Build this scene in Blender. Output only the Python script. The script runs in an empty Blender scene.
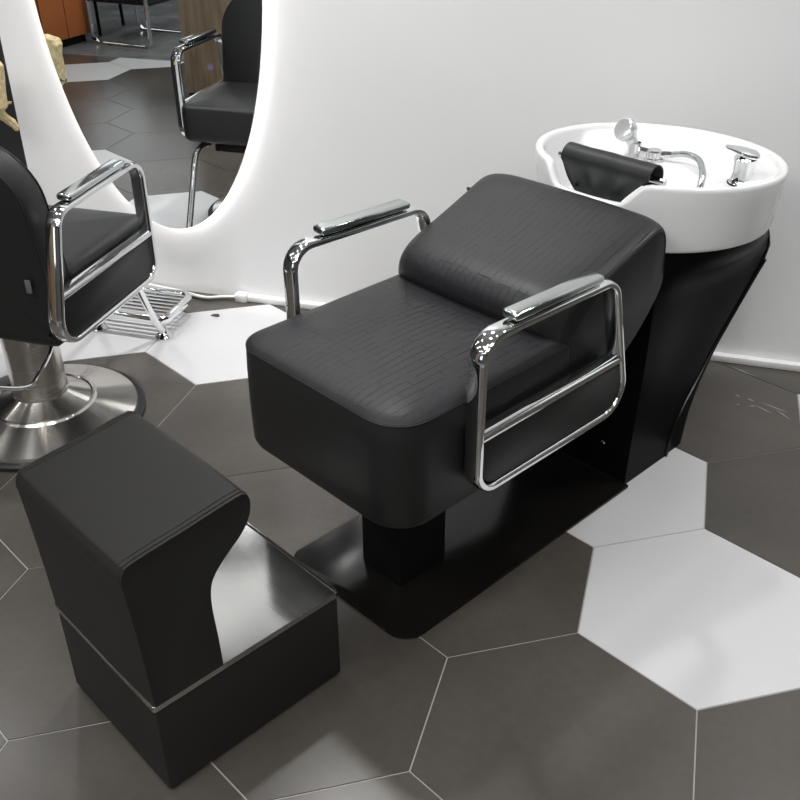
import bpy, bmesh, math, random
from mathutils import Vector, Matrix
random.seed(4)
PI = math.pi
scene = bpy.context.scene
COL = scene.collection

# ------------------------------------------------------------------ materials
def new_mat(name):
    m = bpy.data.materials.new(name); m.use_nodes = True
    nt = m.node_tree
    return m, nt, nt.nodes['Principled BSDF']

def setp(b, **k):
    for kk, v in k.items():
        b.inputs[kk.replace('_', ' ')].default_value = v

def simple(name, col, rough=.5, metal=0., spec=.5, noise=.0, scale=20., bump=0., coat=0.):
    m, nt, b = new_mat(name)
    setp(b, Base_Color=(*col, 1), Roughness=rough, Metallic=metal)
    b.inputs['Specular IOR Level'].default_value = spec
    b.inputs['Coat Weight'].default_value = coat
    b.inputs['Coat Roughness'].default_value = .05
    if noise or bump:
        tc = nt.nodes.new('ShaderNodeTexCoord')
        n = nt.nodes.new('ShaderNodeTexNoise'); n.inputs['Scale'].default_value = scale
        n.inputs['Detail'].default_value = 5
        nt.links.new(tc.outputs['Object'], n.inputs['Vector'])
        if noise:
            r = nt.nodes.new('ShaderNodeMapRange')
            r.inputs['From Min'].default_value = .3; r.inputs['From Max'].default_value = .7
            r.inputs['To Min'].default_value = 1 - noise; r.inputs['To Max'].default_value = 1 + noise
            nt.links.new(n.outputs['Fac'], r.inputs['Value'])
            mx = nt.nodes.new('ShaderNodeVectorMath'); mx.operation = 'SCALE'
            mx.inputs[0].default_value = col
            nt.links.new(r.outputs['Result'], mx.inputs['Scale'])
            nt.links.new(mx.outputs['Vector'], b.inputs['Base Color'])
        if bump:
            bp = nt.nodes.new('ShaderNodeBump'); bp.inputs['Strength'].default_value = bump
            bp.inputs['Distance'].default_value = .002
            nt.links.new(n.outputs['Fac'], bp.inputs['Height'])
            nt.links.new(bp.outputs['Normal'], b.inputs['Normal'])
    return m

def leather(name, col, lines=0., rough=.46, spec=.36):
    m, nt, b = new_mat(name)
    L = nt.links.new; N = nt.nodes.new
    setp(b, Base_Color=(*col, 1), Roughness=rough)
    b.inputs['Specular IOR Level'].default_value = spec
    tc = N('ShaderNodeTexCoord')
    vo = N('ShaderNodeTexVoronoi'); vo.inputs['Scale'].default_value = 420
    L(tc.outputs['Object'], vo.inputs['Vector'])
    bp = N('ShaderNodeBump'); bp.inputs['Strength'].default_value = .12; bp.inputs['Distance'].default_value = .001
    L(vo.outputs['Distance'], bp.inputs['Height'])
    L(bp.outputs['Normal'], b.inputs['Normal'])
    if lines:
        nz = N('ShaderNodeTexNoise'); nz.inputs['Scale'].default_value = 9
        L(tc.outputs['Object'], nz.inputs['Vector'])
        wz = N('ShaderNodeVectorMath'); wz.operation = 'MULTIPLY_ADD'
        L(nz.outputs['Color'], wz.inputs[0]); wz.inputs[1].default_value = (.012, .012, .0)
        L(tc.outputs['Object'], wz.inputs[2])
        br = N('ShaderNodeTexBrick'); br.offset = .37; br.offset_frequency = 3
        br.inputs['Scale'].default_value = 1.; br.inputs['Mortar Size'].default_value = .0010
        br.inputs['Mortar Smooth'].default_value = .4
        br.inputs['Brick Width'].default_value = .115; br.inputs['Row Height'].default_value = .019
        br.inputs['Color1'].default_value = (1, 1, 1, 1); br.inputs['Color2'].default_value = (1, 1, 1, 1)
        br.inputs['Mortar'].default_value = (0, 0, 0, 1)
        L(wz.outputs['Vector'], br.inputs['Vector'])
        n2 = N('ShaderNodeTexNoise'); n2.inputs['Scale'].default_value = 16
        L(tc.outputs['Object'], n2.inputs['Vector'])
        r2 = N('ShaderNodeMapRange'); r2.inputs['From Min'].default_value = .515; r2.inputs['From Max'].default_value = .60
        L(n2.outputs['Fac'], r2.inputs['Value'])
        mx = N('ShaderNodeMath'); mx.operation = 'MAXIMUM'
        L(br.outputs['Color'], mx.inputs[0]); L(r2.outputs['Result'], mx.inputs[1])
        b2 = N('ShaderNodeBump'); b2.inputs['Strength'].default_value = lines; b2.inputs['Distance'].default_value = .004
        L(mx.outputs['Value'], b2.inputs['Height']); L(bp.outputs['Normal'], b2.inputs['Normal'])
        L(b2.outputs['Normal'], b.inputs['Normal'])
        # embossed line is a darker pressed groove in the hide
        cm = N('ShaderNodeMapRange'); cm.inputs['To Min'].default_value = .35; cm.inputs['To Max'].default_value = 1.
        L(mx.outputs['Value'], cm.inputs['Value'])
        sc = N('ShaderNodeVectorMath'); sc.operation = 'SCALE'; sc.inputs[0].default_value = col
        L(cm.outputs['Result'], sc.inputs['Scale']); L(sc.outputs['Vector'], b.inputs['Base Color'])
    return m

def brushed(name, col, rough, dirv):
    m, nt, b = new_mat(name)
    L = nt.links.new; N = nt.nodes.new
    setp(b, Base_Color=(*col, 1), Metallic=1., Roughness=rough)
    tc = N('ShaderNodeTexCoord'); mp = N('ShaderNodeMapping'); mp.inputs['Scale'].default_value = dirv
    L(tc.outputs['Object'], mp.inputs['Vector'])
    n = N('ShaderNodeTexNoise'); n.inputs['Scale'].default_value = 1; n.inputs['Detail'].default_value = 3
    L(mp.outputs['Vector'], n.inputs['Vector'])
    r = N('ShaderNodeMapRange'); r.inputs['To Min'].default_value = rough * .7; r.inputs['To Max'].default_value = rough * 1.35
    L(n.outputs['Fac'], r.inputs['Value']); L(r.outputs['Result'], b.inputs['Roughness'])
    bp = N('ShaderNodeBump'); bp.inputs['Strength'].default_value = .06; bp.inputs['Distance'].default_value = .001
    L(n.outputs['Fac'], bp.inputs['Height']); L(bp.outputs['Normal'], b.inputs['Normal'])
    return m

def tile_mat(name, col, rough, var, spec=.5):
    m, nt, b = new_mat(name)
    b.inputs['Specular IOR Level'].default_value = spec
    L = nt.links.new; N = nt.nodes.new
    tc = N('ShaderNodeTexCoord')
    n = N('ShaderNodeTexNoise'); n.inputs['Scale'].default_value = 3.2; n.inputs['Detail'].default_value = 3; n.inputs['Roughness'].default_value = .5
    L(tc.outputs['Object'], n.inputs['Vector'])
    n2 = N('ShaderNodeTexNoise'); n2.inputs['Scale'].default_value = 45; n2.inputs['Detail'].default_value = 3
    L(tc.outputs['Object'], n2.inputs['Vector'])
    ad = N('ShaderNodeMath'); ad.operation = 'MULTIPLY_ADD'; ad.inputs[1].default_value = .35
    L(n2.outputs['Fac'], ad.inputs[0]); L(n.outputs['Fac'], ad.inputs[2])
    r = N('ShaderNodeMapRange'); r.inputs['From Min'].default_value = .2; r.inputs['From Max'].default_value = 1.15
    r.inputs['To Min'].default_value = 1 - var; r.inputs['To Max'].default_value = 1 + var
    L(ad.outputs['Value'], r.inputs['Value'])
    at = N('ShaderNodeAttribute'); at.attribute_name = 'tone'
    mu = N('ShaderNodeMath'); mu.operation = 'MULTIPLY'
    L(r.outputs['Result'], mu.inputs[0]); L(at.outputs['Fac'], mu.inputs[1])
    sc = N('ShaderNodeVectorMath'); sc.operation = 'SCALE'; sc.inputs[0].default_value = col
    L(mu.outputs['Value'], sc.inputs['Scale']); L(sc.outputs['Vector'], b.inputs['Base Color'])
    rr = N('ShaderNodeMapRange'); rr.inputs['To Min'].default_value = rough * .98; rr.inputs['To Max'].default_value = rough * 1.02
    L(n.outputs['Fac'], rr.inputs['Value']); L(rr.outputs['Result'], b.inputs['Roughness'])
    return m

def emit(name, col, s):
    m, nt, b = new_mat(name)
    setp(b, Base_Color=(*col, 1)); b.inputs['Emission Color'].default_value = (*col, 1)
    b.inputs['Emission Strength'].default_value = s
    return m

def wood_mat(name, c1, c2):
    m, nt, b = new_mat(name)
    L = nt.links.new; N = nt.nodes.new
    tc = N('ShaderNodeTexCoord'); mp = N('ShaderNodeMapping'); mp.inputs['Scale'].default_value = (14, 14, 1.2)
    L(tc.outputs['Object'], mp.inputs['Vector'])
    n = N('ShaderNodeTexNoise'); n.inputs['Scale'].default_value = 2; n.inputs['Detail'].default_value = 6; n.inputs['Distortion'].default_value = .6
    L(mp.outputs['Vector'], n.inputs['Vector'])
    cr = N('ShaderNodeValToRGB'); cr.color_ramp.elements[0].color = (*c1, 1); cr.color_ramp.elements[1].color = (*c2, 1)
    cr.color_ramp.elements[0].position = .35; cr.color_ramp.elements[1].position = .68
    L(n.outputs['Fac'], cr.inputs['Fac']); L(cr.outputs['Color'], b.inputs['Base Color'])
    setp(b, Roughness=.5)
    return m

M = {}
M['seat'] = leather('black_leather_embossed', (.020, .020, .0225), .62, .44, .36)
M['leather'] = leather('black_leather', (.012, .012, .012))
M['stool'] = leather('black_leather_plain', (.016, .0155, .015), 0, .50, spec=.28)
M['salon'] = leather('charcoal_leather', (.017, .017, .0175), 0, .42)
M['chrome'] = simple('polished_chrome', (.86, .87, .88), .06, 1.)
M['pad'] = simple('satin_chrome', (.58, .61, .61), .14, 1.)
M['shower'] = simple('shower_head_chrome', (.70, .71, .72), .12, .55)
M['steel'] = brushed('brushed_steel', (.62, .60, .57), .24, (3, 3, 260))
M['spun'], _nt, _b = new_mat('spun_steel')
setp(_b, Base_Color=(.74, .71, .67, 1), Metallic=1., Roughness=.22, Anisotropic=.9, Anisotropic_Rotation=.25)
_t = _nt.nodes.new('ShaderNodeTangent'); _t.direction_type = 'RADIAL'; _t.axis = 'Z'
_nt.links.new(_t.outputs['Tangent'], _b.inputs['Tangent'])
M['tray'] = brushed('tray_steel', (.56, .56, .55), .12, (300, 2, 2))
M['ceramic'] = simple('white_ceramic', (.80, .80, .805), .08, 0, .5)
M['blackgloss'] = simple('black_gloss_metal', (.007, .0065, .006), .18, 0, .32)
M['blacksatin'] = simple('black_satin_shell', (.004, .004, .0044), .36, 0, .05)
M['void'] = simple('matt_black_steel', (.006, .006, .006), .55, 0, .2)
M['rubber'] = simple('black_rubber', (.014, .015, .016), .5, 0, .4)
M['wall'] = simple('white_plaster', (.85, .85, .855), .42, 0, .35, .012, 2.5, .05)
M['ceil'] = simple('ceiling_paint', (.62, .62, .62), .7)
M['room'] = simple('room_paint', (.10, .10, .10), .7)
M['blackwall'] = simple('black_wall_paint', (.020, .020, .021), .5)
M['trim'] = simple('white_trim', (.8, .8, .8), .35)
M['cable'] = simple('white_cable', (.78, .77, .74), .4)
M['dark'] = tile_mat('charcoal_tile', (.073, .066, .058), .26, .36, .5)
M['white'] = tile_mat('white_tile', (.59, .59, .60), .34, .02)
M['grout'] = simple('grey_grout', (.34, .33, .31), .8, 0, .3)
M['marble'] = simple('grey_marble', (.20, .205, .21), .12, 0, .5, .35, 3.5)
M['mirror'] = simple('mirror_glass', (.87, .89, .89), .0, 1.)
M['frame'] = simple('white_frame', (.85, .85, .85), .3)
M['led'] = emit('led_strip', (1., .985, .96), 130.)
M['oak'] = wood_mat('oak_board', (.40, .30, .20), (.62, .49, .35))
M['orange'] = simple('orange_lacquer', (.40, .125, .035), .32, 0, .5)
M['tan'] = simple('tan_crinkled', (.60, .49, .28), .8, 0, .3, .25, 60, .9)
M['purple'] = simple('lilac_sticker', (.50, .34, .60), .5)
M['stickerwhite'] = simple('white_print', (.8, .78, .82), .5)
M['tag'] = simple('grey_tag', (.12, .12, .12), .6)
M['scrap'] = simple('brown_scrap', (.10, .085, .07), .7)
M['blackfab'] = simple('black_upholstery', (.014, .014, .014), .7)
M['scuff'] = simple('pale_scuff', (.36, .36, .35), .6)
M['hairline'] = simple('dark_mark', (.06, .06, .06), .7)

# ------------------------------------------------------------------ mesh helpers
def finish(name, bm, mat, parent=None, ang=32, recalc=True, pick=None):
    if recalc: bmesh.ops.recalc_face_normals(bm, faces=bm.faces[:])
    if pick:
        for f in bm.faces: f.material_index = pick(f)
    lim = math.radians(ang)
    for f in bm.faces: f.smooth = True
    for e in bm.edges:
        if len(e.link_faces) == 2:
            try:
                if e.calc_face_angle() > lim: e.smooth = False
            except ValueError: pass
    me = bpy.data.meshes.new(name); bm.to_mesh(me); bm.free()
    o = bpy.data.objects.new(name, me); COL.objects.link(o)
    for m in (mat if isinstance(mat, (list, tuple)) else [mat]): me.materials.append(m)
    if parent: o.parent = parent
    return o

def thing(name, label, cat, loc=(0, 0, 0), rz=0, group=None):
    o = bpy.data.objects.new(name, None); COL.objects.link(o)
    o.empty_display_size = .1
    o.location = loc; o.rotation_euler = (0, 0, rz)
    o['label'] = label; o['category'] = cat
    if group: o['group'] = group
    return o
def tag(o, label, cat, group=None):
    o['label'] = label; o['category'] = cat
    if group: o['group'] = group
    return o
def structure(o):
    o['kind'] = 'structure'; return o

def add_box(bm, c, s, bevel=0., seg=2, rot=None):
    r = bmesh.ops.create_cube(bm, size=1.)
    vs = r['verts']
    bmesh.ops.scale(bm, vec=s, verts=vs)
    if bevel:
        es = list({e for v in vs for e in v.link_edges})
        rb = bmesh.ops.bevel(bm, geom=es, offset=bevel, segments=seg, profile=.5, affect='EDGES')
        vs = list({v for f in rb['faces'] for v in f.verts} | {v for v in vs if v.is_valid})
    if rot is not None: bmesh.ops.rotate(bm, cent=(0, 0, 0), matrix=rot, verts=vs)
    bmesh.ops.translate(bm, vec=c, verts=vs)
    return vs

def box(name, c, s, mat, parent=None, bevel=0., seg=2):
    bm = bmesh.new(); add_box(bm, c, s, bevel, seg); return finish(name, bm, mat, parent)

def loft(bm, rings, closed=True, cap0=True, cap1=True, loop=False):
    V = [[bm.verts.new(p) for p in r] for r in rings]
    n = len(rings[0]); R = len(V)
    for i in range(R if loop else R - 1):
        a, b = V[i], V[(i + 1) % R]
        for j in range(n if closed else n - 1):
            k = (j + 1) % n
            bm.faces.new((a[j], a[k], b[k], b[j]))
    if closed and not loop:
        if cap0: bm.faces.new(V[0][::-1])
        if cap1: bm.faces.new(V[-1])
    return V

def catmull(P, n, closed=True):
    P = [Vector(p) for p in P]; m = len(P); out = []
    for i in range(m if closed else m - 1):
        def g(k): return P[k % m] if closed else P[max(0, min(m - 1, k))]
        p0, p1, p2, p3 = g(i - 1), g(i), g(i + 1), g(i + 2)
        for s in range(n):
            t = s / n
            out.append(.5 * ((2 * p1) + (p2 - p0) * t + (2 * p0 - 5 * p1 + 4 * p2 - p3) * t * t + (3 * p1 - p0 - 3 * p2 + p3) * t ** 3))
    if not closed: out.append(P[-1])
    return out

def fillet(P, r, seg=6, closed=True):
    """round the corners of a polygon (2-D or 3-D points)"""
    P = [Vector(p) for p in P]; m = len(P); out = []
    for i in range(m):
        rr = r[i] if isinstance(r, (list, tuple)) else r
        if (not closed and i in (0, m - 1)) or rr <= 0:
            out.append(P[i]); continue
        a, p, b = P[i - 1], P[i], P[(i + 1) % m]
        u = (a - p).normalized(); v = (b - p).normalized()
        th = math.acos(max(-1, min(1, u.dot(v))))
        d = rr / math.tan(th / 2)
        d = min(d, .49 * (a - p).length, .49 * (b - p).length); rad = d * math.tan(th / 2)
        c = p + (u + v).normalized() * (rad / math.sin(th / 2))
        s = p + u * d - c; e = p + v * d - c
        w = math.acos(max(-1, min(1, s.normalized().dot(e.normalized()))))
        for k in range(seg + 1):
            t = k / seg
            q = (s * math.sin((1 - t) * w) + e * math.sin(t * w)) / math.sin(w)
            out.append(c + q)
    return out

def offset2(poly, d):
    """inset a closed counter-clockwise or clockwise 2-D polygon by d"""
    n = len(poly); A = sum(poly[i][0] * poly[(i + 1) % n][1] - poly[(i + 1) % n][0] * poly[i][1] for i in range(n))
    sg = 1 if A > 0 else -1; out = []
    for i in range(n):
        a, p, b = Vector(poly[i - 1][:2]), Vector(poly[i][:2]), Vector(poly[(i + 1) % n][:2])
        t1 = (p - a); t2 = (b - p)
        if t1.length < 1e-9: t1 = t2
        if t2.length < 1e-9: t2 = t1
        t1.normalize(); t2.normalize()
        nrm = Vector((-(t1.y + t2.y), t1.x + t2.x)) * sg
        if nrm.length < 1e-6: nrm = Vector((-t1.y, t1.x)) * sg
        nrm.normalize()
        c = max(.5, nrm.dot(Vector((-t1.y, t1.x)) * sg))
        out.append(p + nrm * (d / c))
    return out

def oval(a, b, n=14, e=2.6):
    return [(a * math.copysign(abs(math.cos(t)) ** (2 / e), math.cos(t)), b * math.copysign(abs(math.sin(t)) ** (2 / e), math.sin(t)))
            for t in [2 * PI * k / n for k in range(n)]]

def sweep(bm, path, prof, closed=False, lateral=None, caps=True):
    """sweep a 2-D profile (u along lateral, v along normal) on a 3-D path"""
    P = [Vector(p) for p in path]; n = len(P); rings = []
    prev = None
    for i in range(n):
        if closed: t = P[(i + 1) % n] - P[i - 1]
        else: t = P[min(n - 1, i + 1)] - P[max(0, i - 1)]
        t.normalize()
        if lateral is not None:
            l = Vector(lateral); l = (l - t * l.dot(t)).normalized()
        else:
            if prev is None:
                l = t.cross(Vector((0, 0, 1)))
                if l.length < .1: l = t.cross(Vector((1, 0, 0)))
            else: l = prev - t * prev.dot(t)
            l.normalize(); prev = l
        nn = t.cross(l)
        rings.append([P[i] + l * u + nn * v for u, v in prof])
    loft(bm, rings, True, caps, caps, loop=closed)

def tube(name, path, r, mat, parent=None, n=10, closed=False, smooth=0):
    bm = bmesh.new()
    if smooth: path = catmull(path, smooth, closed)
    sweep(bm, path, oval(r, r, n, 2), closed)
    return finish(name, bm, mat, parent)

def lathe(bm, prof, seg=48, c=(0, 0, 0), axis=None):
    rings = []
    for k in range(seg):
        a = 2 * PI * k / seg
        rings.append([Vector((c[0] + r * math.cos(a), c[1] + r * math.sin(a), c[2] + z)) for r, z in prof])
    V = [[bm.verts.new(p) for p in r] for r in rings]
    for i in range(seg):
        a, b = V[i], V[(i + 1) % seg]
        for j in range(len(prof) - 1):
            if prof[j][0] < 1e-6 and prof[j + 1][0] < 1e-6: continue
            bm.faces.new((a[j], b[j], b[j + 1], a[j + 1]))
    bmesh.ops.remove_doubles(bm, verts=bm.verts[:], dist=1e-6)

def prism(bm, poly, h0, h1, axis='z', bevel=0.):
    """extrude a polygon; axis z: (x,y)->z, axis y: (x,z) extruded in y, axis x: (y,z) extruded in x"""
    def P(p, h):
        if axis == 'z': return (p[0], p[1], h)
        if axis == 'y': return (p[0], h, p[1])
        return (h, p[0], p[1])
    if bevel:
        ins = offset2(poly, bevel)
        s = 1 if h1 > h0 else -1
        mid = offset2(poly, bevel * .3)
        rings = [[P(p, h0) for p in ins], [P(p, h0 + s * bevel * .3) for p in mid], [P(p, h0 + s * bevel) for p in poly], [P(p, h1 - s * bevel) for p in poly], [P(p, h1 - s * bevel * .3) for p in mid], [P(p, h1) for p in ins]]
    else:
        rings = [[P(p, h0) for p in poly], [P(p, h1) for p in poly]]
    loft(bm, rings)

def sstep(a, b, x):
    t = max(0, min(1, (x - a) / (b - a))); return t * t * (3 - 2 * t)

# ------------------------------------------------------------------ frames
S3 = math.sqrt(3) / 2
DV = Vector((.5, S3, 0)); NV = Vector((-S3, .5, 0)); NC = .4375
A60 = math.radians(60)
def chairpt(d, n=0): return DV * d + NV * (NC + n)

# ------------------------------------------------------------------ room
YW = 1.37
HS = .30                                   # side of a hexagonal tile
WHITE = {(0, 0), (-1, 1), (-4, 2), (-5, 2), (-5, 1), (-6, 0), (-5, -5), (-6, -4), (0, 2)}
SCUFFS = [((.334, 1.149), (.349, 1.135)), ((.337, 1.089), (.349, 1.087)), ((.366, 1.134), (.395, 1.118)), ((.372, 1.087), (.398, 1.094)), ((.392, 1.099), (.443, 1.060)), ((.407, 1.121), (.489, 1.079)), ((.450, 1.091), (.493, 1.040)), ((.319, 1.326), (.401, 1.276))]   # pale scratches in the glaze
def build_floor():
    bm = bmesh.new(); tone = bm.faces.layers.float.new('tone_f')
    X0, X1, Y0 = -7.0, 3.3, -2.1
    k = S3
    for i in range(-40, 40):
        for j in range(-14, 8):
            cx = (k + i * 2 * k + j * k) * HS; cy = (.5 + 1.5 * j) * HS
            if not (X0 < cx < X1 and Y0 - .3 < cy < YW + .3): continue
            white = (i, j) in WHITE
            poly = []
            for q in range(6):
                a = PI / 6 + q * PI / 3
                poly.append(Vector((cx + HS * math.cos(a), cy + HS * math.sin(a))))
            # clip to the wall and to the marble strip
            def clip(pl, f):
                out = []
                for a, b in zip(pl, pl[1:] + pl[:1]):
                    fa, fb = f(a), f(b)
                    if fa >= 0: out.append(a)
                    if fa * fb < 0: out.append(a + (b - a) * (fa / (fa - fb)))
                return out
            poly = clip(poly, lambda p: YW - p.y)
            if len(poly) > 2: poly = clip(poly, lambda p: p.y - Y0)
            if len(poly) < 3: continue
            po = offset2(poly, .0016); pi = offset2(poly, .0021)
            r0 = [bm.verts.new((p.x, p.y, -.004)) for p in po]
            r1 = [bm.verts.new((p.x, p.y, -.0008)) for p in po]
            r2 = [bm.verts.new((p.x, p.y, 0)) for p in pi]
            fs = [bm.faces.new(r2)]
            for a, b in ((r0, r1), (r1, r2)):
                for q in range(len(a)):
                    w = (q + 1) % len(a); fs.append(bm.faces.new((a[q], a[w], b[w], b[q])))
            tv = random.uniform(.90, 1.10) if not white else random.uniform(.98, 1.02)
            for f in fs: f.material_index = 1 if white else 0; f[tone] = tv
    # grout bed
    vs = [bm.verts.new(p) for p in ((X0, Y0, -.0022), (X1, Y0, -.0022), (X1, YW, -.0022), (X0, YW, -.0022))]
    f = bm.faces.new(vs); f.material_index = 2
    # polished stone strip at the far side of the room
    vs = [bm.verts.new(p) for p in ((X0, -5.2, 0), (X1, -5.2, 0), (X1, Y0, 0), (X0, Y0, 0))]
    f = bm.faces.new(vs); f.material_index = 3
    for (ax, ay), (bx, by) in SCUFFS:
        d = Vector((bx - ax, by - ay)); n = Vector((-d.y, d.x)).normalized() * .0016
        f = bm.faces.new([bm.verts.new((px, py, .0002)) for px, py in ((ax, ay), ((ax + bx) / 2 + n.x, (ay + by) / 2 + n.y), (bx, by), ((ax + bx) / 2 - n.x, (ay + by) / 2 - n.y))])
        f.material_index = 4; f[tone] = 1
    bmesh.ops.recalc_face_normals(bm, faces=bm.faces[:])
    for f in bm.faces:
        if f.normal.z < -.5: f.normal_flip()
    tones = [f[tone] for f in bm.faces]
    o = finish('floor', bm, [M['dark'], M['white'], M['grout'], M['marble'], M['scuff']], recalc=False)
    at = o.data.attributes.new('tone', 'FLOAT', 'FACE')
    for q, v in enumerate(tones): at.data[q].value = v
    return structure(o)
build_floor()

RX0, RX1, RY0, HC = -7.0, 3.3, -5.2, 2.75
XE = -2.232                                # where the white wall ends and the black panel starts
structure(box('wall_back', ((XE + RX1) / 2, YW + .05, HC / 2), (RX1 - XE, .1, HC), M['wall']))
structure(box('trim_1', ((RX0 + XE) / 2, YW + .05, HC / 2), (XE - RX0, .1, HC), M['blackwall']))
structure(box('wall_left', (RX0 - .05, (RY0 + YW) / 2, HC / 2), (.1, YW - RY0, HC), M['room']))
structure(box('wall_right', (RX1 + .05, (RY0 + YW) / 2, HC / 2), (.1, YW - RY0, HC), M['room']))
structure(box('wall_front', ((RX0 + RX1) / 2, RY0 - .05, HC / 2), (RX1 - RX0, .1, HC), M['room']))
structure(box('ceiling', ((RX0 + RX1) / 2, (RY0 + YW) / 2, HC + .05), (RX1 - RX0, YW - RY0 + .2, .1), M['ceil']))
structure(box('baseboard_back', ((-1.40 + RX1) / 2, YW - .014, .0125), (RX1 + 1.40, .027, .024), M['trim'], None, .004))

# loose cable continuing the trunking to the left
pts = [(-1.40, 1.352, .012), (-1.47, 1.345, .010), (-1.54, 1.322, .008), (-1.63, 1.336, .008), (-1.72, 1.343, .010), (-1.79, 1.350, .012), (-1.86, 1.345, .010), (-1.98, 1.325, .008), (-2.12, 1.335, .008)]
bm = bmesh.new()
sweep(bm, catmull(pts, 6, False), oval(.0065, .0065, 8, 2))
sweep(bm, catmull([(x, y + .004 * math.sin(x * 9) - .006, z + .007 + .003 * math.sin(x * 14)) for x, y, z in pts], 6, False), oval(.005, .005, 8, 2))
tag(finish('power_cable', bm, M['cable']), 'loose white twin cable lying along the foot of the white wall', 'cable')
tag(box('cable_clip', (-1.405, 1.347, .016), (.045, .036, .032), M['trim'], None, .005), 'small white cable clip joining loose cable to floor trunking', 'cable clip')

# small scrap on the white tile
bm = bmesh.new()
loft(bm, [[(-.016, -.004, .0005), (.012, -.007, .0005), (.018, .003, .0005), (-.01, .006, .0005)], [(-.012, -.003, .005), (.012, -.004, .011), (.014, .002, .010), (-.008, .004, .006)]])
o = finish('crumb', bm, M['scrap']); o.location = (-1.449, 1.206, 0)
tag(o, 'tiny dark crumb lying on the white tile behind the shampoo chair', 'crumb')

# ------------------------------------------------------------------ wall mirror with halo light
mr = thing('wall_mirror', 'tall oval mirror with bright halo light on the white wall', 'mirror', (-1.645, YW, 1.20))
EA, EB, EU = .414, .943, .62
def ell(k, n=96): return [((EA + k) * math.cos(2 * PI * q / n), ((EB if q > n / 2 else EU) + k) * math.sin(2 * PI * q / n)) for q in range(n)]
bm = bmesh.new(); prism(bm, ell(0), -.0165, -.025, 'y'); finish('glass', bm, M['mirror'], mr)
bm = bmesh.new(); prism(bm, ell(.0), -.010, -.0162, 'y'); finish('rim', bm, M['frame'], mr)
bm = bmesh.new(); prism(bm, ell(-.05), 0, -.0098, 'y'); finish('backing_board', bm, M['frame'], mr)
bm = bmesh.new()
E1 = ell(-.022); E0 = ell(-.044)
loft(bm, [[(p[0], -.0008, p[1]) for p in E1], [(p[0], -.0092, p[1]) for p in E1], [(p[0], -.0092, p[1]) for p in E0], [(p[0], -.0008, p[1]) for p in E0]], loop=True)
finish('light_strip', bm, M['led'], mr)

# ------------------------------------------------------------------ shared arm of the chairs
def arm(parent, y, x_of, z_off, sgn, panel_mat):
    """chrome loop arm; x_of maps the distance from the upright to local x"""
    P2 = [(.022, .402), (.022, .743), (.424, .735), (.512, .402)]
    loop = fillet(P2, [.05, .052, .05, .062], 8)
    path = [(x_of(p[0]), y, p[1] + z_off) for p in loop]
    bm = bmesh.new()
    sweep(bm, path, oval(.021, .0095, 16, 3.0), closed=True, lateral=(0, 1, 0))
    # middle bar: flat rail with a round bead
    bar = [(x_of(.024), y, .531 + z_off), (x_of(.477), y, .533 + z_off)]
    sweep(bm, bar, oval(.020, .010, 14, 3.0), lateral=(0, 1, 0))
    fr = finish('armrest', bm, M['chrome'], parent)
    # pad on the top rail
    bm = bmesh.new()
    x0, x1 = x_of(.104), x_of(.374)
    cx, L = (x0 + x1) / 2, abs(x1 - x0)
    add_box(bm, (0, 0, 0), (L, .042, .018), .008, 3)
    sl = (.737 - .747) / .427 * (1 if x_of(1) > x_of(0) else -1)
    bmesh.ops.rotate(bm, cent=(0, 0, 0), matrix=Matrix.Rotation(-math.atan(sl), 3, 'Y'), verts=bm.verts[:])
    bmesh.ops.translate(bm, vec=(cx, y, .7595 + z_off), verts=bm.verts[:])
    finish('arm_pad', bm, M['pad'], fr)
    # upholstered panel filling the lower part of the loop
    inner = fillet([(.0315, .412), (.0315, .522), (.472, .524), (.501, .412)], [.042, .004, .004, .05], 6)
    poly = [(x_of(a), z + z_off) for a, z in inner]
    bm = bmesh.new(); prism(bm, poly, y - .016 * sgn * -1, y - .034 * sgn, 'y', .004)
    finish('side_panel', bm, panel_mat, fr)
    return fr

# ------------------------------------------------------------------ shampoo chair with basin
sc = thing('shampoo_chair', 'black reclined shampoo chair joined to a white basin on a black pedestal', 'shampoo chair', chairpt(0), A60)

# base plate
pl = fillet([(-.305, -.205), (.5262, -.205), (.5262, .205), (-.305, .205)], [.055, .006, .006, .035], 8)
bm = bmesh.new(); prism(bm, pl, .0005, .0085, 'z', .0015); finish('base_plate', bm, M['blackgloss'], sc)
# post and carrier under the seat
bm = bmesh.new(); add_box(bm, (-.112, 0, .17), (.150, .131, .322), .004)
finish('support_post', bm, M['void'], sc)
bm = bmesh.new(); add_box(bm, (.13, 0, .3325), (.72, .26, .029), .003)
add_box(bm, (.40, 0, .39), (.16, .20, .10), .004)
finish('seat_carrier', bm, M['void'], sc)

# seat cushion
def cushion_from_outline(out, layers, crown, nrings=7):
    """layers: (inset, z); then crowned rings towards the centre"""
    bm = bmesh.new(); rings = []
    for ins, z in layers:
        rings.append([(p.x, p.y, z) for p in offset2(out, ins)] if abs(ins) > 1e-6 else [(p[0], p[1], z) for p in out])
    top = rings[-1]; z0 = layers[-1][1]
    cx = sum(p[0] for p in top) / len(top); cy = sum(p[1] for p in top) / len(top)
    for k in range(1, nrings + 1):
        s = 1 - (k / (nrings + 1)) ** 1.0
        zz = z0 + crown * (1 - s ** 2.6)
        rings.append([(cx + (p[0] - cx) * s, cy + (p[1] - cy) * s, zz) for p in top])
    V = loft(bm, rings, True, True, False)
    c = bm.verts.new((cx, cy, z0 + crown))
    for j in range(len(top)): bm.faces.new((V[-1][j], V[-1][(j + 1) % len(top)], c))
    return bm, rings
out = fillet([(-.362, -.246), (.150, -.246), (.150, .266), (-.362, .266)], [.085, .02, .02, .075], 10)
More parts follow.
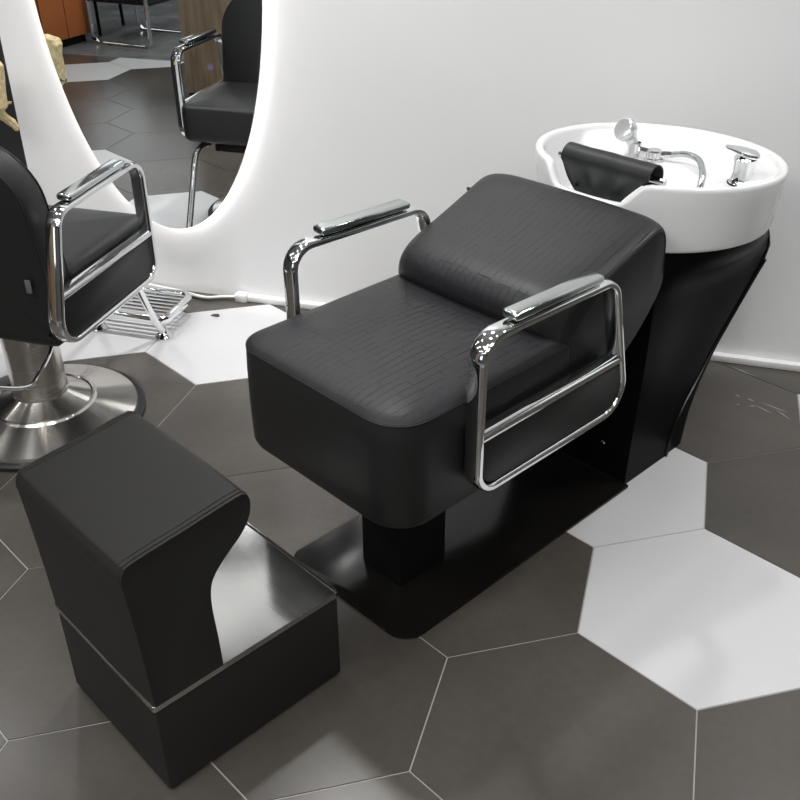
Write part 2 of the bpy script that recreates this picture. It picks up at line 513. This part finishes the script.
# subdivide long straight sides so that crowning stays smooth
def densify(P, m):
    o = []
    for a, b in zip(P, P[1:] + P[:1]):
        k = max(1, int((b - a).length / m))
        for q in range(k): o.append(a + (b - a) * (q / k))
    return o
out = densify(out, .03)
lay = [(.020, .348), (.006, .353), (.000, .366), (-.002, .45), (-.001, .54), (.001, .586), (.0045, .594), (.004, .5955), (.012, .602), (.028, .608)]
bm, rings = cushion_from_outline(out, lay, .014)
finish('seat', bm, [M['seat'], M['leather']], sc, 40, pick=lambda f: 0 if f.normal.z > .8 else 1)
bm = bmesh.new(); sweep(bm, [(p[0], p[1], .5935) for p in offset2(out, .0022)], oval(.0022, .0022, 6, 2), True, (0, 0, 1))
finish('seam', bm, M['leather'], sc)

# reclined back cushion: seam profile at the sides, crowned profile in the middle
Pc = [(.120, .570), (.088, .615), (.084, .662), (.118, .694), (.20, .717), (.34, .757), (.42, .779), (.462, .780), (.490, .752), (.492, .69), (.486, .62), (.385, .500), (.230, .410), (.150, .400)]
Ps = [(.140, .562), (.143, .592), (.163, .628), (.205, .665), (.262, .694), (.350, .733), (.408, .758), (.440, .762), (.462, .738), (.470, .68), (.467, .61), (.375, .508), (.230, .412), (.152, .402)]
Cc = catmull([(a, b, 0) for a, b in Pc], 6); Cs = catmull([(a, b, 0) for a, b in Ps], 6)
HW = .243
ys = [-HW, -HW + .001, -HW + .004, -HW + .010, -HW + .02, -HW + .035, -HW + .055, -HW + .08, -.12, -.08, -.04, 0]
ys = ys + [-y for y in ys[-2::-1]]
rings = []
for y in ys:
    t = min(1, (HW - abs(y)) / .075); w = math.sqrt(max(0, 1 - (1 - t) ** 2)) * .82 + .18 * (1 - (y / HW) ** 2)
    yy = y + (.024 * (y + HW) / (2 * HW))
    rings.append([(a.x + (b.x - a.x) * w, yy, a.y + (b.y - a.y) * w) for a, b in zip(Cs, Cc)])
bm = bmesh.new(); loft(bm, rings)
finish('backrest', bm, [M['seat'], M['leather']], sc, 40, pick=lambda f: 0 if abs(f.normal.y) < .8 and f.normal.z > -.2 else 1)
for s in (-1, 1):
    bm = bmesh.new()
    sweep(bm, [(p.x, -HW + .001 if s < 0 else HW + .023, p.y) for p in Cs[4:58]], oval(.0022, .0022, 6, 2))
    finish('seam', bm, M['leather'], sc)
# small chrome recline lever at the far edge of the back
bm = bmesh.new(); add_box(bm, (0, 0, 0), (.030, .05, .008), .002); 
bmesh.ops.translate(bm, vec=(.400, .256, .742), verts=bm.verts[:])
lv = finish('recline_lever', bm, M['chrome'], sc)
bm = bmesh.new(); add_box(bm, (.384, .270, .742), (.006, .026, .009), .002); finish('grip', bm, M['rubber'], lv)

arm(sc, -.279, lambda a: -.213 + a, 0, -1, M['leather'])
arm(sc, .292, lambda a: -.196 + a, -.002, 1, M['leather'])

# pedestal shell
CB = .790                                   # centre of the bowl along the chair axis
def lerp_tab(tab, z):
    for (a, va), (b, vb) in zip(tab, tab[1:]):
        if z <= b: 
            t = (z - a) / (b - a); return va + (vb - va) * t
    return tab[-1][1]
def smooth_tab(tab, z, h=.03):
    lo, hi = tab[0][0], tab[-1][0]
    return sum(lerp_tab(tab, max(lo, min(hi, z + k * h))) for k in (-1, -.5, 0, .5, 1)) / 5
T_HW = [(0, .190), (.15, .190), (.30, .199), (.41, .216), (.53, .245), (.62, .276), (.655, .288)]
T_DG = [(0, .722), (.09, .742), (.15, .782), (.22, .832), (.31, .885), (.41, .935), (.53, .965), (.655, .985)]
T_DR = [(0, .835), (.1, .848), (.2, .882), (.27, .917), (.36, .968), (.43, 1.0), (.49, 1.03), (.56, 1.06), (.655, 1.082)]
RB = .292
def toward_circle(x, y, z):
    w = sstep(.53, .655, z); r = math.hypot(x - CB, y)
    k = RB / max(r, 1e-6)
    return (x + (CB + (x - CB) * k - x) * w, y + (y * k - y) * w)
zs = [0.0005, .01, .05, .1, .15, .2, .25, .3, .35, .4, .45, .5, .54, .58, .61, .635, .655]
shell, rear, rib = [], [], {1: [], -1: []}
for z in zs:
    hw, dg, dr = smooth_tab(T_HW, z), smooth_tab(T_DG, z), smooth_tab(T_DR, z)
    df = .527 + .033 * sstep(0, .655, z)
    # side curves from a crisp front edge to the rib; a shallow hollow runs beside the rib
    side = []
    for k in range(13):
        t = k / 12
        hol = .012 * math.sin(PI * t) ** 2 * sstep(.15, .35, z) * (1 - sstep(.5, .62, z))
        yf = .19 - .010 * sstep(.3, .655, z)
        side.append((df + (dg - df) * t, yf + (hw - yf) * t - hol))
    poly = [(x, -y) for x, y in side] + [(x, y) for x, y in side[::-1]]
    shell.append([(*toward_circle(x, y, z), z) for x, y in poly])
    rp = []
    h2 = hw - .003 * (1 - sstep(.45, .6, z))
    for k in range(25):
        a = -PI / 2 + PI * k / 24; e = 8 - 5.8 * sstep(.05, .6, z)
        c, s_ = math.cos(a), math.sin(a)
        rp.append((dg - .012 + (dr - dg + .012) * abs(c) ** (2 / e), h2 * math.copysign(abs(s_) ** (2 / e), s_)))
    rear.append([(*toward_circle(x, y, z), z) for x, y in rp])
    for sg in (-1, 1):
        if z <= .55: rib[sg].append((*toward_circle(dg - .002, sg * (hw + .001), z), z))
bm = bmesh.new(); loft(bm, shell); pd = finish('pedestal', bm, M['blacksatin'], sc, 50)
bm = bmesh.new(); loft(bm, rear); finish('rear_cover', bm, M['blacksatin'], pd, 50)
bm = bmesh.new()
for sg in (-1, 1): sweep(bm, catmull(rib[sg], 3, False), oval(.005, .005, 8, 2))
finish('rib', bm, M['blackgloss'], pd)
bm = bmesh.new(); lathe(bm, [(0, 0), (.006, 0), (.006, .003), (.004, .005), (0, .005)], 14)
bmesh.ops.rotate(bm, cent=(0, 0, 0), matrix=Matrix.Rotation(-PI / 2, 3, 'Y'), verts=bm.verts[:])
bmesh.ops.translate(bm, vec=(.529, -.108, .098), verts=bm.verts[:]); finish('screw', bm, M['chrome'], pd)

# ceramic basin
NT = 120
def rim_z(th, d):
    a = min(th, 2 * PI - th)                           # angle from the front (-x) direction
    notch = .053 * (1 - sstep(math.radians(17), math.radians(29), a))
    return .808 - .058 * (d - CB) - notch
def inner_z(d, n):
    led = sstep(.78, .87, d)
    return .645 + .097 * led + .03 * sstep(.16, .27, math.hypot(d - CB, n))
rings = []
for k in range(NT):
    th = 2 * PI * k / NT                               # 0 = front
    dx, dy = -math.cos(th), math.sin(th)
    rz = rim_z(th, CB + dx * .312)
    prof = [(.0, .657), (.20, .656), (.288, .655), (.2965, .659), (.2985, .667)]
    for t in (.25, .5, .75): prof.append((.2985 + .0135 * t, .667 + (rz - .012 - .667) * t))
    prof += [(.312, rz - .012), (.3115, rz - .005), (.308, rz - .0008), (.303, rz), (.297, rz - .001), (.292, rz - .005), (.289, rz - .012)]
    r = .287; zi_e = inner_z(CB + dx * .262, dy * .262)
    zi_e = min(zi_e, rz - .03)
    for t in (.3, .6, .85): prof.append((.289 - .02 * t * t, (rz - .012) + (zi_e + .012 - rz + .012) * t))
    prof.append((.262, zi_e + .002))
    ring = [(CB + dx * r_, dy * r_, z_) for r_, z_ in prof]
    for r_ in (.25, .235, .215, .19, .16, .13, .1, .07, .04, .015):
        dd, nn = CB + dx * r_, dy * r_
        ring.append((dd, nn, min(inner_z(dd, nn), zi_e + .002 + (.25 - r_) * 2)))
    rings.append(ring)
bm = bmesh.new()
V = [[bm.verts.new(p) for p in r] for r in rings]
for i in range(NT):
    a, b = V[i], V[(i + 1) % NT]
    for j in range(1, len(a) - 1): bm.faces.new((a[j], b[j], b[j + 1], a[j + 1]))
c0 = bm.verts.new((CB, 0, .657)); c1 = bm.verts.new((CB, 0, inner_z(CB, 0)))
for i in range(NT):
    bm.faces.new((V[(i + 1) % NT][1], V[i][1], c0)); bm.faces.new((V[i][-1], V[(i + 1) % NT][-1], c1))
for v in [r[0] for r in V]: bm.verts.remove(v)
basin = finish('washbasin', bm, M['ceramic'], sc, 60)

# faucet: base with holder, hand shower and hose
FX, FY, FZ = .905, .086, .744
bm = bmesh.new()
lathe(bm, [(0, 0), (.027, 0), (.027, .004), (.022, .006), (.022, .022), (.018, .026), (0, .027)], 24, (FX, FY, FZ))
sweep(bm, [(FX, FY, FZ + .016), (FX - .015, FY + .03, FZ + .022), (FX - .018, FY + .046, FZ + .024)], oval(.009, .009, 10, 2))
fx, fy = FX - .018, FY + .052
lathe(bm, [(.0165, 0), (.0185, 0), (.0185, .026), (.0165, .026), (.0165, 0)], 20, (fx, fy, FZ + .012))
sweep(bm, [(FX + .012, FY - .018, FZ + .015), (FX + .020, FY - .040, FZ + .017)], oval(.0085, .0085, 10, 2))
fc = finish('faucet', bm, M['chrome'], sc)
bm = bmesh.new()
hp = [(fx + .004, fy - .003, FZ - .03), (fx, fy, FZ + .012), (fx - .004, fy + .004, FZ + .036), (fx - .012, fy + .010, FZ + .056), (fx - .022, fy + .016, FZ + .072)]
hp = catmull(hp, 5, False); rr = [.0105, .012, .013, .0145, .017, .021, .023]
rings = []
for i, p in enumerate(hp):
    t = (hp[min(len(hp) - 1, i + 1)] - hp[max(0, i - 1)]).normalized()
    l = t.cross(Vector((0, 0, 1)).cross(t)).normalized() if abs(t.z) < .99 else Vector((1, 0, 0))
    l = t.cross(Vector((1, 1, 0))).normalized(); m_ = t.cross(l)
    u = i / (len(hp) - 1) * (len(rr) - 1); q = int(min(u, len(rr) - 2)); r_ = rr[q] + (rr[q + 1] - rr[q]) * (u - q)
    rings.append([p + (l * math.cos(a) + m_ * math.sin(a)) * r_ for a in [2 * PI * k / 16 for k in range(16)]])
loft(bm, rings)
hd = hp[-1]; ax = Vector((-.72, .16, .42)).normalized()
e1 = ax.cross(Vector((0, 0, 1))).normalized(); e2 = ax.cross(e1)
loft(bm, [[hd + ax * h + (e1 * math.cos(a) + e2 * math.sin(a)) * r_ for a in [2 * PI * k / 20 for k in range(20)]]
          for h, r_ in ((-.020, .017), (-.013, .026), (.0, .031), (.012, .031), (.016, .029), (.018, .025), (.016, .008))])
finish('shower_head', bm, M['shower'], fc)
hs = [(FX + .020, FY - .040, FZ + .017), (FX + .025, FY - .080, FZ + .026), (FX + .006, FY - .130, FZ + .026), (FX - .035, FY - .170, FZ + .006), (FX - .080, FY - .192, FZ - .036), (FX - .105, FY - .205, FZ - .080)]
hp = catmull(hs, 16, False)
bm = bmesh.new(); rings = []
prev = None
for i, p in enumerate(hp):
    t = (hp[min(len(hp) - 1, i + 1)] - hp[max(0, i - 1)]).normalized()
    l = t.cross(Vector((0, 0, 1))).normalized(); m_ = t.cross(l)
    r_ = .0078 + .0007 * (1 if i % 2 else -1)
    rings.append([p + (l * math.cos(a) + m_ * math.sin(a)) * r_ for a in [2 * PI * k / 10 for k in range(10)]])
loft(bm, rings); finish('hose', bm, M['pad'], fc, 80)

# lever mixer
MX, MY, MZ = .895, -.180, .744
bm = bmesh.new()
lathe(bm, [(0, 0), (.033, 0), (.033, .004), (.030, .008), (.0265, .022), (.0255, .036), (.0265, .052), (.0285, .064), (.026, .069), (0, .070)], 28, (MX, MY, MZ))
mxo = finish('mixer', bm, M['chrome'], sc)
bm = bmesh.new()
lathe(bm, [(.0332, .0005), (.0355, .0005), (.0355, .004), (.0332, .004), (.0332, .0005)], 24, (MX, MY, MZ)); finish('gasket', bm, M['rubber'], mxo)
bm = bmesh.new()
la = Vector((-.55, .83, 0)).normalized(); lb = Vector((-la.y, la.x, 0)); rings = []
for s_, w_, h_, z_ in ((-.032, .012, .005, .071), (-.024, .026, .010, .073), (0, .031, .012, .077), (.018, .026, .010, .082), (.034, .019, .007, .087), (.048, .013, .004, .091), (.053, .006, .002, .092)):
    c = Vector((MX, MY, MZ + z_)) + la * s_
    rings.append([c + lb * (w_ * math.cos(a)) + Vector((0, 0, h_ * math.sin(a))) for a in [2 * PI * k / 14 for k in range(14)]])
loft(bm, rings); finish('lever', bm, M['chrome'], mxo)

# neck rest: black sleeve rolled over a rod, flap hanging down at the front (lifts off the rim)
nr = thing('neck_rest', 'black draped neck rest lying over the front notch of the white basin', 'neck rest', chairpt(.550, -.020), A60)
RC, RR = Vector((.0, 0, .831)), .031
def sleeve(y):
    v = y / .125
    pts = []
    for k in range(22):                                # roll, open at the back lower side
        a = math.radians(-150 + 330 * k / 21)          # from behind, over the top, to the front
        a2 = math.radians(-70) + (math.radians(180 + 70)) * k / 21
        pts.append((RR * math.cos(a2), RR * math.sin(a2)))
    # flap: from the front of the roll (angle 180) downwards, outside the rim
    for k in range(1, 10):
        t = k / 9
        pts.append((-RR - .006 * math.sin(PI * t) * (1 + .5 * math.sin(9 * v)) - .018 * t, -.062 * t - .004 * (1 - v * v) * t))
    return pts
bm = bmesh.new(); V = []
NYS = 33
for q in range(NYS):
    v = -1 + 2 * q / (NYS - 1); col = []
    pr = sleeve(v * .125)
    for k, (x, z) in enumerate(pr):
        t = max(0, (k - 21) / 9)
        wdt = .125 - .060 * t ** .8
        wob = .0016 * math.sin(17 * v + 3 * t) * t + .001 * math.sin(7 * v + 1)
        col.append(bm.verts.new((RC.x + x + wob, v * wdt, RC.z + z)))
    V.append(col)
for a, b in zip(V, V[1:]):
    for j in range(len(a) - 1): bm.faces.new((a[j], a[j + 1], b[j + 1], b[j]))
bmesh.ops.recalc_face_normals(bm, faces=bm.faces[:])
bmesh.ops.solidify(bm, geom=bm.faces[:], thickness=.0035)
finish('sleeve', bm, M['rubber'], nr, 50)
bm = bmesh.new(); sweep(bm, [(.0, -.150, .828), (.0, .150, .828)], oval(.008, .008, 12, 2)); finish('rod', bm, M['chrome'], nr)
bm = bmesh.new(); lathe(bm, [(0, 0), (.006, 0), (.006, .002), (0, .003)], 12)
bmesh.ops.rotate(bm, cent=(0, 0, 0), matrix=Matrix.Rotation(-PI / 2, 3, 'Y'), verts=bm.verts[:])
bmesh.ops.translate(bm, vec=(-.0475, .058, .783), verts=bm.verts[:]); finish('snap_button', bm, M['blackgloss'], nr)

# ------------------------------------------------------------------ leg rest stool
st = thing('leg_rest', 'black padded leg rest with a steel tray top in front of the shampoo chair', 'leg rest', chairpt(-.6635, .015), A60)
W2 = .1825
bm = bmesh.new(); add_box(bm, (0, 0, .1135), (.419, .361, .213), .006, 2); finish('base', bm, M['stool'], st)
for sx in (-1, 1):
    for sy in (-1, 1):
        bm = bmesh.new(); lathe(bm, [(0, 0), (.018, 0), (.018, .0068), (0, .0068)], 16, (sx * .17, sy * .145, 0)); finish('foot', bm, M['rubber'], st)
# tray: sheet with a narrow raised lip
bm = bmesh.new()
to = fillet([(-.212, -W2), (.212, -W2), (.212, W2), (-.212, W2)], [.006, .012, .012, .006], 4)
loft(bm, [[(p.x, p.y, .2205) for p in to], [(p.x, p.y, .2325) for p in to], [(p.x, p.y, .2335) for p in offset2(to, .001)], [(p.x, p.y, .2335) for p in offset2(to, .0032)], [(p.x, p.y, .2295) for p in offset2(to, .0048)]])
finish('tray', bm, M['tray'], st)
prof = [(-.2085, .2335), (-.213, .35), (-.222, .50), (-.2245, .525), (-.218, .546), (-.200, .556), (-.10, .567), (-.005, .578), (.017, .577), (.026, .566), (.027, .545), (.020, .522), (.002, .498), (-.028, .474), (-.052, .452), (-.068, .425), (-.072, .38), (-.068, .30), (-.066, .2335)]
P = []
bottom = prof[-1]
cur = catmull([(a, b, 0) for a, b in prof], 5, False)
cur = [Vector((p.x, p.y)) for p in cur] + [Vector((-.10, .2335)), Vector((-.17, .2335))]
def pinset(i): return [(p[0], max(.2335, p[1])) for p in offset2(cur, i)]
bm = bmesh.new(); rings = []
for y, i in ((-W2 + .001, .006), (-W2 - .0005, .002), (-W2 - .001, .0), (-W2 + .012, -.0012), (-W2 + .06, -.003), (-.06, -.004), (.06, -.004), (W2 - .06, -.003), (W2 - .012, -.0012), (W2 + .001, 0), (W2 + .0005, .002), (W2 - .001, .006)):
    pp = pinset(i) if i else [(p.x, p.y) for p in cur]
    rings.append([(x, y, z) for x, z in pp])
loft(bm, rings); finish('cushion', bm, M['stool'], st, 38)
for s in (-1, 1):
    bm = bmesh.new()
    n0, n1 = 14, 60
    sweep(bm, [(p.x, s * (W2 - .006), p.y + .0008) for p in cur[n0:n1]], oval(.0016, .0016, 6, 2))
    sweep(bm, [(p.x, s * (W2 - .015), p.y + .0018) for p in cur[n0:n1 - 8]], oval(.0007, .0007, 6, 2))
    finish('seam', bm, M['stool'], st)

# ------------------------------------------------------------------ styling chair (faces the mirror)
CX, CY = -1.640, .46
ch = thing('styling_chair', 'black salon chair with chrome arms on a round steel base facing the mirror', 'salon chair', (CX, CY, 0), PI / 2)
# local x = towards the mirror, local y = -world x
bm = bmesh.new(); lathe(bm, [(0, .0005), (.286, .0005), (.290, .004), (.290, .014), (.283, .020), (0, .020)], 72, (0, .006, 0)); finish('rubber_ring', bm, M['rubber'], ch)
bm = bmesh.new(); lathe(bm, [(0, .0202), (.270, .0202), (.268, .028), (.155, .060), (.150, .066), (.143, .067), (.139, .064), (.080, .092), (.078, .094), (0, .094)], 96, (0, .006, 0)); finish('base', bm, M['spun'], ch)
bm = bmesh.new(); lathe(bm, [(0, .094), (.080, .094), (.080, .102), (.0775, .103), (.0775, .33), (0, .33)], 48, (0, .006, 0)); finish('pole', bm, M['steel'], ch)
bm = bmesh.new(); add_box(bm, (.06, -.005, .347), (.34, .30, .032), .004); finish('seat_plate', bm, M['void'], ch)
# seat
out2 = densify(fillet([(-.09, -.236), (.338, -.236), (.338, .236), (-.09, .236)], [.02, .04, .04, .02], 8), .03)
lay = [(.03, .392), (.012, .396), (.002, .408), (0, .43), (-.001, .50), (.001, .524), (.0045, .532), (.012, .538), (.03, .543)]
bm, _ = cushion_from_outline(out2, lay, .010); finish('seat', bm, M['salon'], ch, 40)
# back: shell rising from the seat, rounded upper corners, slight recline
def back_x(z): return -.165 + .0 - .20 * max(0, z - .42) ** 1.25
bm = bmesh.new()
bo = fillet([(-.232, .352), (.232, .352), (.238, .895), (-.238, .895)], [.03, .03, .15, .15], 10)
bo = densify([Vector((p[0], p[1])) for p in bo], .03)
rings = []
for ins, off, cr in ((.040, .0, 0), (.012, .001, 0), (.003, .006, 0), (0, .014, 0), (0, .082, 0), (.003, .091, 0), (.012, .097, 0), (.035, .101, 0)):
    pp = offset2(bo, ins) if ins else bo
    rings.append([(back_x(p[1]) + off - .0, p[0], p[1]) for p in pp])
V = loft(bm, rings, True, False, False)
for ring, sg in ((V[0], -1), (V[-1], 1)):
    cy_ = sum(v.co.y for v in ring) / len(ring); cz_ = sum(v.co.z for v in ring) / len(ring)
    last = ring
    for k in range(1, 6):
        s = 1 - k / 6
        new = []
        for v in ring:
            y_, z_ = cy_ + (v.co.y - cy_) * s, cz_ + (v.co.z - cz_) * s
            off = (.101 if sg > 0 else 0) + sg * .014 * (1 - s * s)
            new.append(bm.verts.new((back_x(z_) + off, y_, z_)))
        for j in range(len(ring)):
            q = (j + 1) % len(ring); bm.faces.new((last[j], last[q], new[q], new[j]))
        last = new
    bm.faces.new(last)
bk = finish('backrest', bm, M['salon'], ch, 40)
for off, nm in ((.004, 'piping'), (.093, 'piping')):
    bm = bmesh.new()
    sweep(bm, [(back_x(p[1]) + off, p[0], p[1]) for p in offset2(bo, .004)], oval(.0035, .0035, 8, 2), True)
    finish('piping', bm, M['leather'], bk)
# small grey label sewn on the back edge
bm = bmesh.new(); add_box(bm, (back_x(.535) - .0125, -.185, .535), (.004, .016, .036), .001); finish('care_label', bm, M['tag'], bk)
for s in (-1, 1):
    arm(ch, s * .265, lambda a: .279 - a, -.015, s, M['salon'])
# pump lever
pth = [(.03, -.06, .335), (.0, -.075, .30), (-.050, -.095, .262), (-.135, -.102, .228), (-.16, -.103, .222), (-.19, -.103, .228), (-.235, -.103, .25), (-.30, -.103, .29)]
tube('pump_lever', pth, .006, M['chrome'], ch, 10, False, 5)
# footrest: two legs ending in cup feet, ribbed plate between them
for s in (-1, 1):
    yy = s * .1245 + .0335
    lg = tube('footrest_leg', [(.26, yy, .372), (.315, yy, .378), (.365, yy, .366), (.395, yy, .335), (.43, yy, .26), (.48, yy, .15), (.525, yy, .06), (.548, yy, .028)], .0128, M['chrome'], ch, 12, False, 5)
    bm = bmesh.new(); lathe(bm, [(0, .0005), (.030, .0005), (.031, .004), (.024, .014), (.016, .024), (.013, .036), (0, .038)], 24, (.556, yy, 0)); finish('cup_foot', bm, M['chrome'], lg)
bm = bmesh.new()
fp = fillet([(.535, -.115), (.735, -.115), (.735, .195), (.535, .195)], [.025, .035, .035, .025], 8)
sweep(bm, [(p.x, p.y, .074) for p in fp], oval(.016, .012, 12, 3), True, (0, 0, 1))
for k in range(7):
    x = .560 + .0255 * k
    sweep(bm, [(x, -.105, .078), (x, .185, .078)], oval(.0075, .005, 8, 2.5), lateral=(1, 0, 0))
for s in (-1, 1):
    yy = s * .1245 + .0335
    sweep(bm, [(.508, yy, .085), (.55, yy, .076)], oval(.009, .009, 8, 2))
finish('footrest', bm, M['chrome'], ch, 45)

# ------------------------------------------------------------------ beige bundle hanging by the wall end
hk = thing('wall_hook', 'chrome hook arm sticking out from the black wall at the far left', 'hook', (-2.30, YW, .715))
bm = bmesh.new(); sweep(bm, [(0, -.004, 0), (0, -.15, 0), (.02, -.178, 0), (.06, -.185, 0), (.205, -.185, .0)], oval(.006, .006, 10, 2)); finish('arm', bm, M['chrome'], hk)
bm = bmesh.new(); lathe(bm, [(0, 0), (.022, 0), (.022, .004), (0, .006)], 20)
bmesh.ops.rotate(bm, cent=(0, 0, 0), matrix=Matrix.Rotation(PI / 2, 3, 'X'), verts=bm.verts[:]); finish('rosette', bm, M['chrome'], hk)
bd = thing('hanging_bundle', 'beige crinkled bundle hanging on the chrome hook at the left edge', 'bundle', (-2.147, 1.172, .700))
def crumple(bm, rings, seed):
    rnd = random.Random(seed)
    V = loft(bm, rings)
    for r in V:
        for v in r: v.co += Vector((rnd.uniform(-1, 1), rnd.uniform(-1, 1), rnd.uniform(-1, 1))) * .0035
def ringrect(cx, cy, z, w, d, n=14, ang=0):
    return [(cx + w * math.copysign(abs(math.cos(a)) ** .6, math.cos(a)), cy + d * math.copysign(abs(math.sin(a)) ** .6, math.sin(a)), z) for a in [2 * PI * k / n for k in range(n)]]
bm = bmesh.new()
crumple(bm, [ringrect(-.02, 0, -.018, .028, .016), ringrect(-.018, 0, .0, .050, .03), ringrect(-.016, 0, .05, .054, .034), ringrect(-.012, 0, .10, .052, .034), ringrect(-.005, 0, .135, .05, .03), ringrect(.0, 0, .152, .038, .022), ringrect(-.015, 0, .166, .012, .01)], 3)
finish('upper_roll', bm, M['tan'], bd, 20)
bm = bmesh.new()
crumple(bm, [ringrect(-.02, .0, -.006, .026, .016), ringrect(-.008, .02, -.03, .022, .016), ringrect(.006, .035, -.053, .018, .014), ringrect(.018, .045, -.076, .013, .010), ringrect(.024, .045, -.086, .006, .005)], 5)
finish('tail', bm, M['tan'], bd, 20)
bm = bmesh.new()
crumple(bm, [ringrect(-.05, -.005, -.004, .02, .014), ringrect(-.055, -.005, -.03, .017, .012), ringrect(-.06, -.005, -.052, .008, .006)], 7)
finish('tail', bm, M['tan'], bd, 20)

# ------------------------------------------------------------------ the salon behind (seen in the mirror)
ow = thing('display_panel', 'oak display panel with a round lilac sticker, mirrored behind the salon chair', 'display panel', (-2.55, -1.32, 0))
bm = bmesh.new(); add_box(bm, (.0, 0, .66), (.80, .06, 1.30), .003); finish('board', bm, M['oak'], ow)
bm = bmesh.new(); add_box(bm, (.0, 0, .005), (.78, .05, .009)); finish('plinth', bm, M['void'], ow)
bm = bmesh.new(); lathe(bm, [(0, 0), (.022, 0), (.022, .0012), (0, .0012)], 28)
bmesh.ops.rotate(bm, cent=(0, 0, 0), matrix=Matrix.Rotation(-PI / 2, 3, 'X'), verts=bm.verts[:])
bmesh.ops.translate(bm, vec=(-.226, .0301, .176), verts=bm.verts[:]); sk = finish('sticker', bm, M['purple'], ow)
bm = bmesh.new()
for k in range(5):
    a = 2 * PI * k / 5 + .5; add_box(bm, (-.226 + .010 * math.cos(a), .0318, .176 + .010 * math.sin(a)), (.006, .0008, .006), 0, 1, None)
finish('print', bm, M['stickerwhite'], sk)

oc = thing('orange_cabinet', 'glossy orange cabinet on a dark plinth reflected at the mirror top', 'cabinet', (-4.44, -2.31, 0), math.radians(100))
# local x along the visible front (world from near edge to far edge reversed), local y into the cabinet
bm = bmesh.new(); add_box(bm, (0, .25, .285), (.50, .50, .45), .004); finish('body', bm, M['orange'], oc)
bm = bmesh.new(); add_box(bm, (0, .25, .030), (.44, .44, .0585), .0); finish('plinth', bm, M['void'], oc)
for s in (-1, 1):
    bm = bmesh.new(); add_box(bm, (s * .1235, -.0085, .285), (.240, .016, .44), .002); dr = finish('door', bm, M['orange'], oc)

# lounge chair on flat chrome runners
lc = thing('lounge_chair', 'black lounge chair on flat chrome sled runners reflected at the mirror top', 'lounge chair', (-4.04, -2.735, 0), math.radians(8))
bm = bmesh.new(); add_box(bm, (0, 0, .36), (.56, .50, .15), .03, 3); finish('seat', bm, M['blackfab'], lc)
bm = bmesh.new(); add_box(bm, (0, -.265, .60), (.56, .10, .50), .03, 3); finish('backrest', bm, M['blackfab'], lc)
for s in (-1, 1):
    bm = bmesh.new()
    lp = fillet([(-.265, .008), (.265, .008), (.265, .56), (-.265, .56)], .05, 6)
    sweep(bm, [(p.x, s * .278, p.y) for p in lp], oval(.022, .006, 12, 4), True, (0, 1, 0))
    finish('runner', bm, M['chrome'], lc)
# black side chair behind it
bc = thing('side_chair', 'black four legged chair between orange cabinet and lounge chair in the reflection', 'chair', (-4.66, -2.93, 0), math.radians(85))
bm = bmesh.new(); add_box(bm, (0, 0, .43), (.46, .46, .06), .015); finish('seat', bm, M['blackfab'], bc)
bm = bmesh.new(); add_box(bm, (0, .22, .70), (.44, .04, .48), .015); finish('backrest', bm, M['blackfab'], bc)
for sx in (-1, 1):
    for sy in (-1, 1):
        tube('leg', [(sx * .21, sy * .21, .0005), (sx * .20, sy * .20, .41)], .013, M['void'], bc)

# ------------------------------------------------------------------ lamps
def area(name, loc, size, power, shape='DISK', sy=None, rot=(0, 0, 0), spread=180, col=(1, .995, .985)):
    l = bpy.data.lights.new(name, 'AREA'); l.shape = shape; l.size = size
    if sy: l.size_y = sy
    l.energy = power; l.color = col; l.spread = math.radians(spread)
    o = bpy.data.objects.new(name, l); COL.objects.link(o); o.location = loc; o.rotation_euler = rot
    return o
for x in (-4.6, -3.4, -2.2, -1.0, .2, 1.4, 2.6):
    for y in (-3.6, -2.4, -1.2, 0.0):
        area('downlight', (x, y, HC - .01), .11, 7.5 if x < 1 else 3)
for x, pw in ((-2.9, 14), (-1.9, 10), (-.95, 21), (.9, 13), (2.0, 2)):
    area('wall_downlight', (x, 1.0, HC - .01), .16, pw, spread=95)
area('shop_window', (-4.9, RY0 + .02, 1.75), 3.2, 45, 'RECTANGLE', 1.5, (PI / 2, 0, 0), 180, (.95, .98, 1))
for x, y in ((-1.6, -1.6), (.6, -1.6), (-.5, -2.9)):
    area('ceiling_panel', (x, y, HC - .012), 1.2, 60, 'RECTANGLE', .3)

w = bpy.data.worlds.new('World'); scene.world = w; w.use_nodes = True
w.node_tree.nodes['Background'].inputs['Color'].default_value = (.9, .92, 1, 1)
w.node_tree.nodes['Background'].inputs['Strength'].default_value = .0

# ------------------------------------------------------------------ camera (solved from the tile grid)
f, pitch, roll, yaw = 977.905, .5519006, -.00647377, -.28638351
pos = Vector((.2320824 * HS, -5.38951827 * HS, 5.24628263 * HS))
cp, sp = math.cos(pitch), math.sin(pitch)
fwd = Vector((math.sin(yaw) * cp, math.cos(yaw) * cp, -sp))
right = Vector((math.cos(yaw), -math.sin(yaw), 0)); up = right.cross(fwd)
r2 = right * math.cos(roll) + up * math.sin(roll); u2 = r2.cross(fwd)
cam = bpy.data.cameras.new('camera'); cam.sensor_width = 36; cam.sensor_fit = 'HORIZONTAL'; cam.lens = f * 36 / 800
cam.clip_start = .05
co = bpy.data.objects.new('camera', cam); COL.objects.link(co)
mw = Matrix.Identity(4)
for i in range(3): mw[i][0] = r2[i]; mw[i][1] = u2[i]; mw[i][2] = -fwd[i]; mw[i][3] = pos[i]
co.matrix_world = mw
scene.camera = co

scene.view_settings.view_transform = 'Standard'
scene.view_settings.look = 'None'
scene.view_settings.gamma = 1
scene.view_settings.exposure = -1.0
scene.view_settings.use_curve_mapping = False
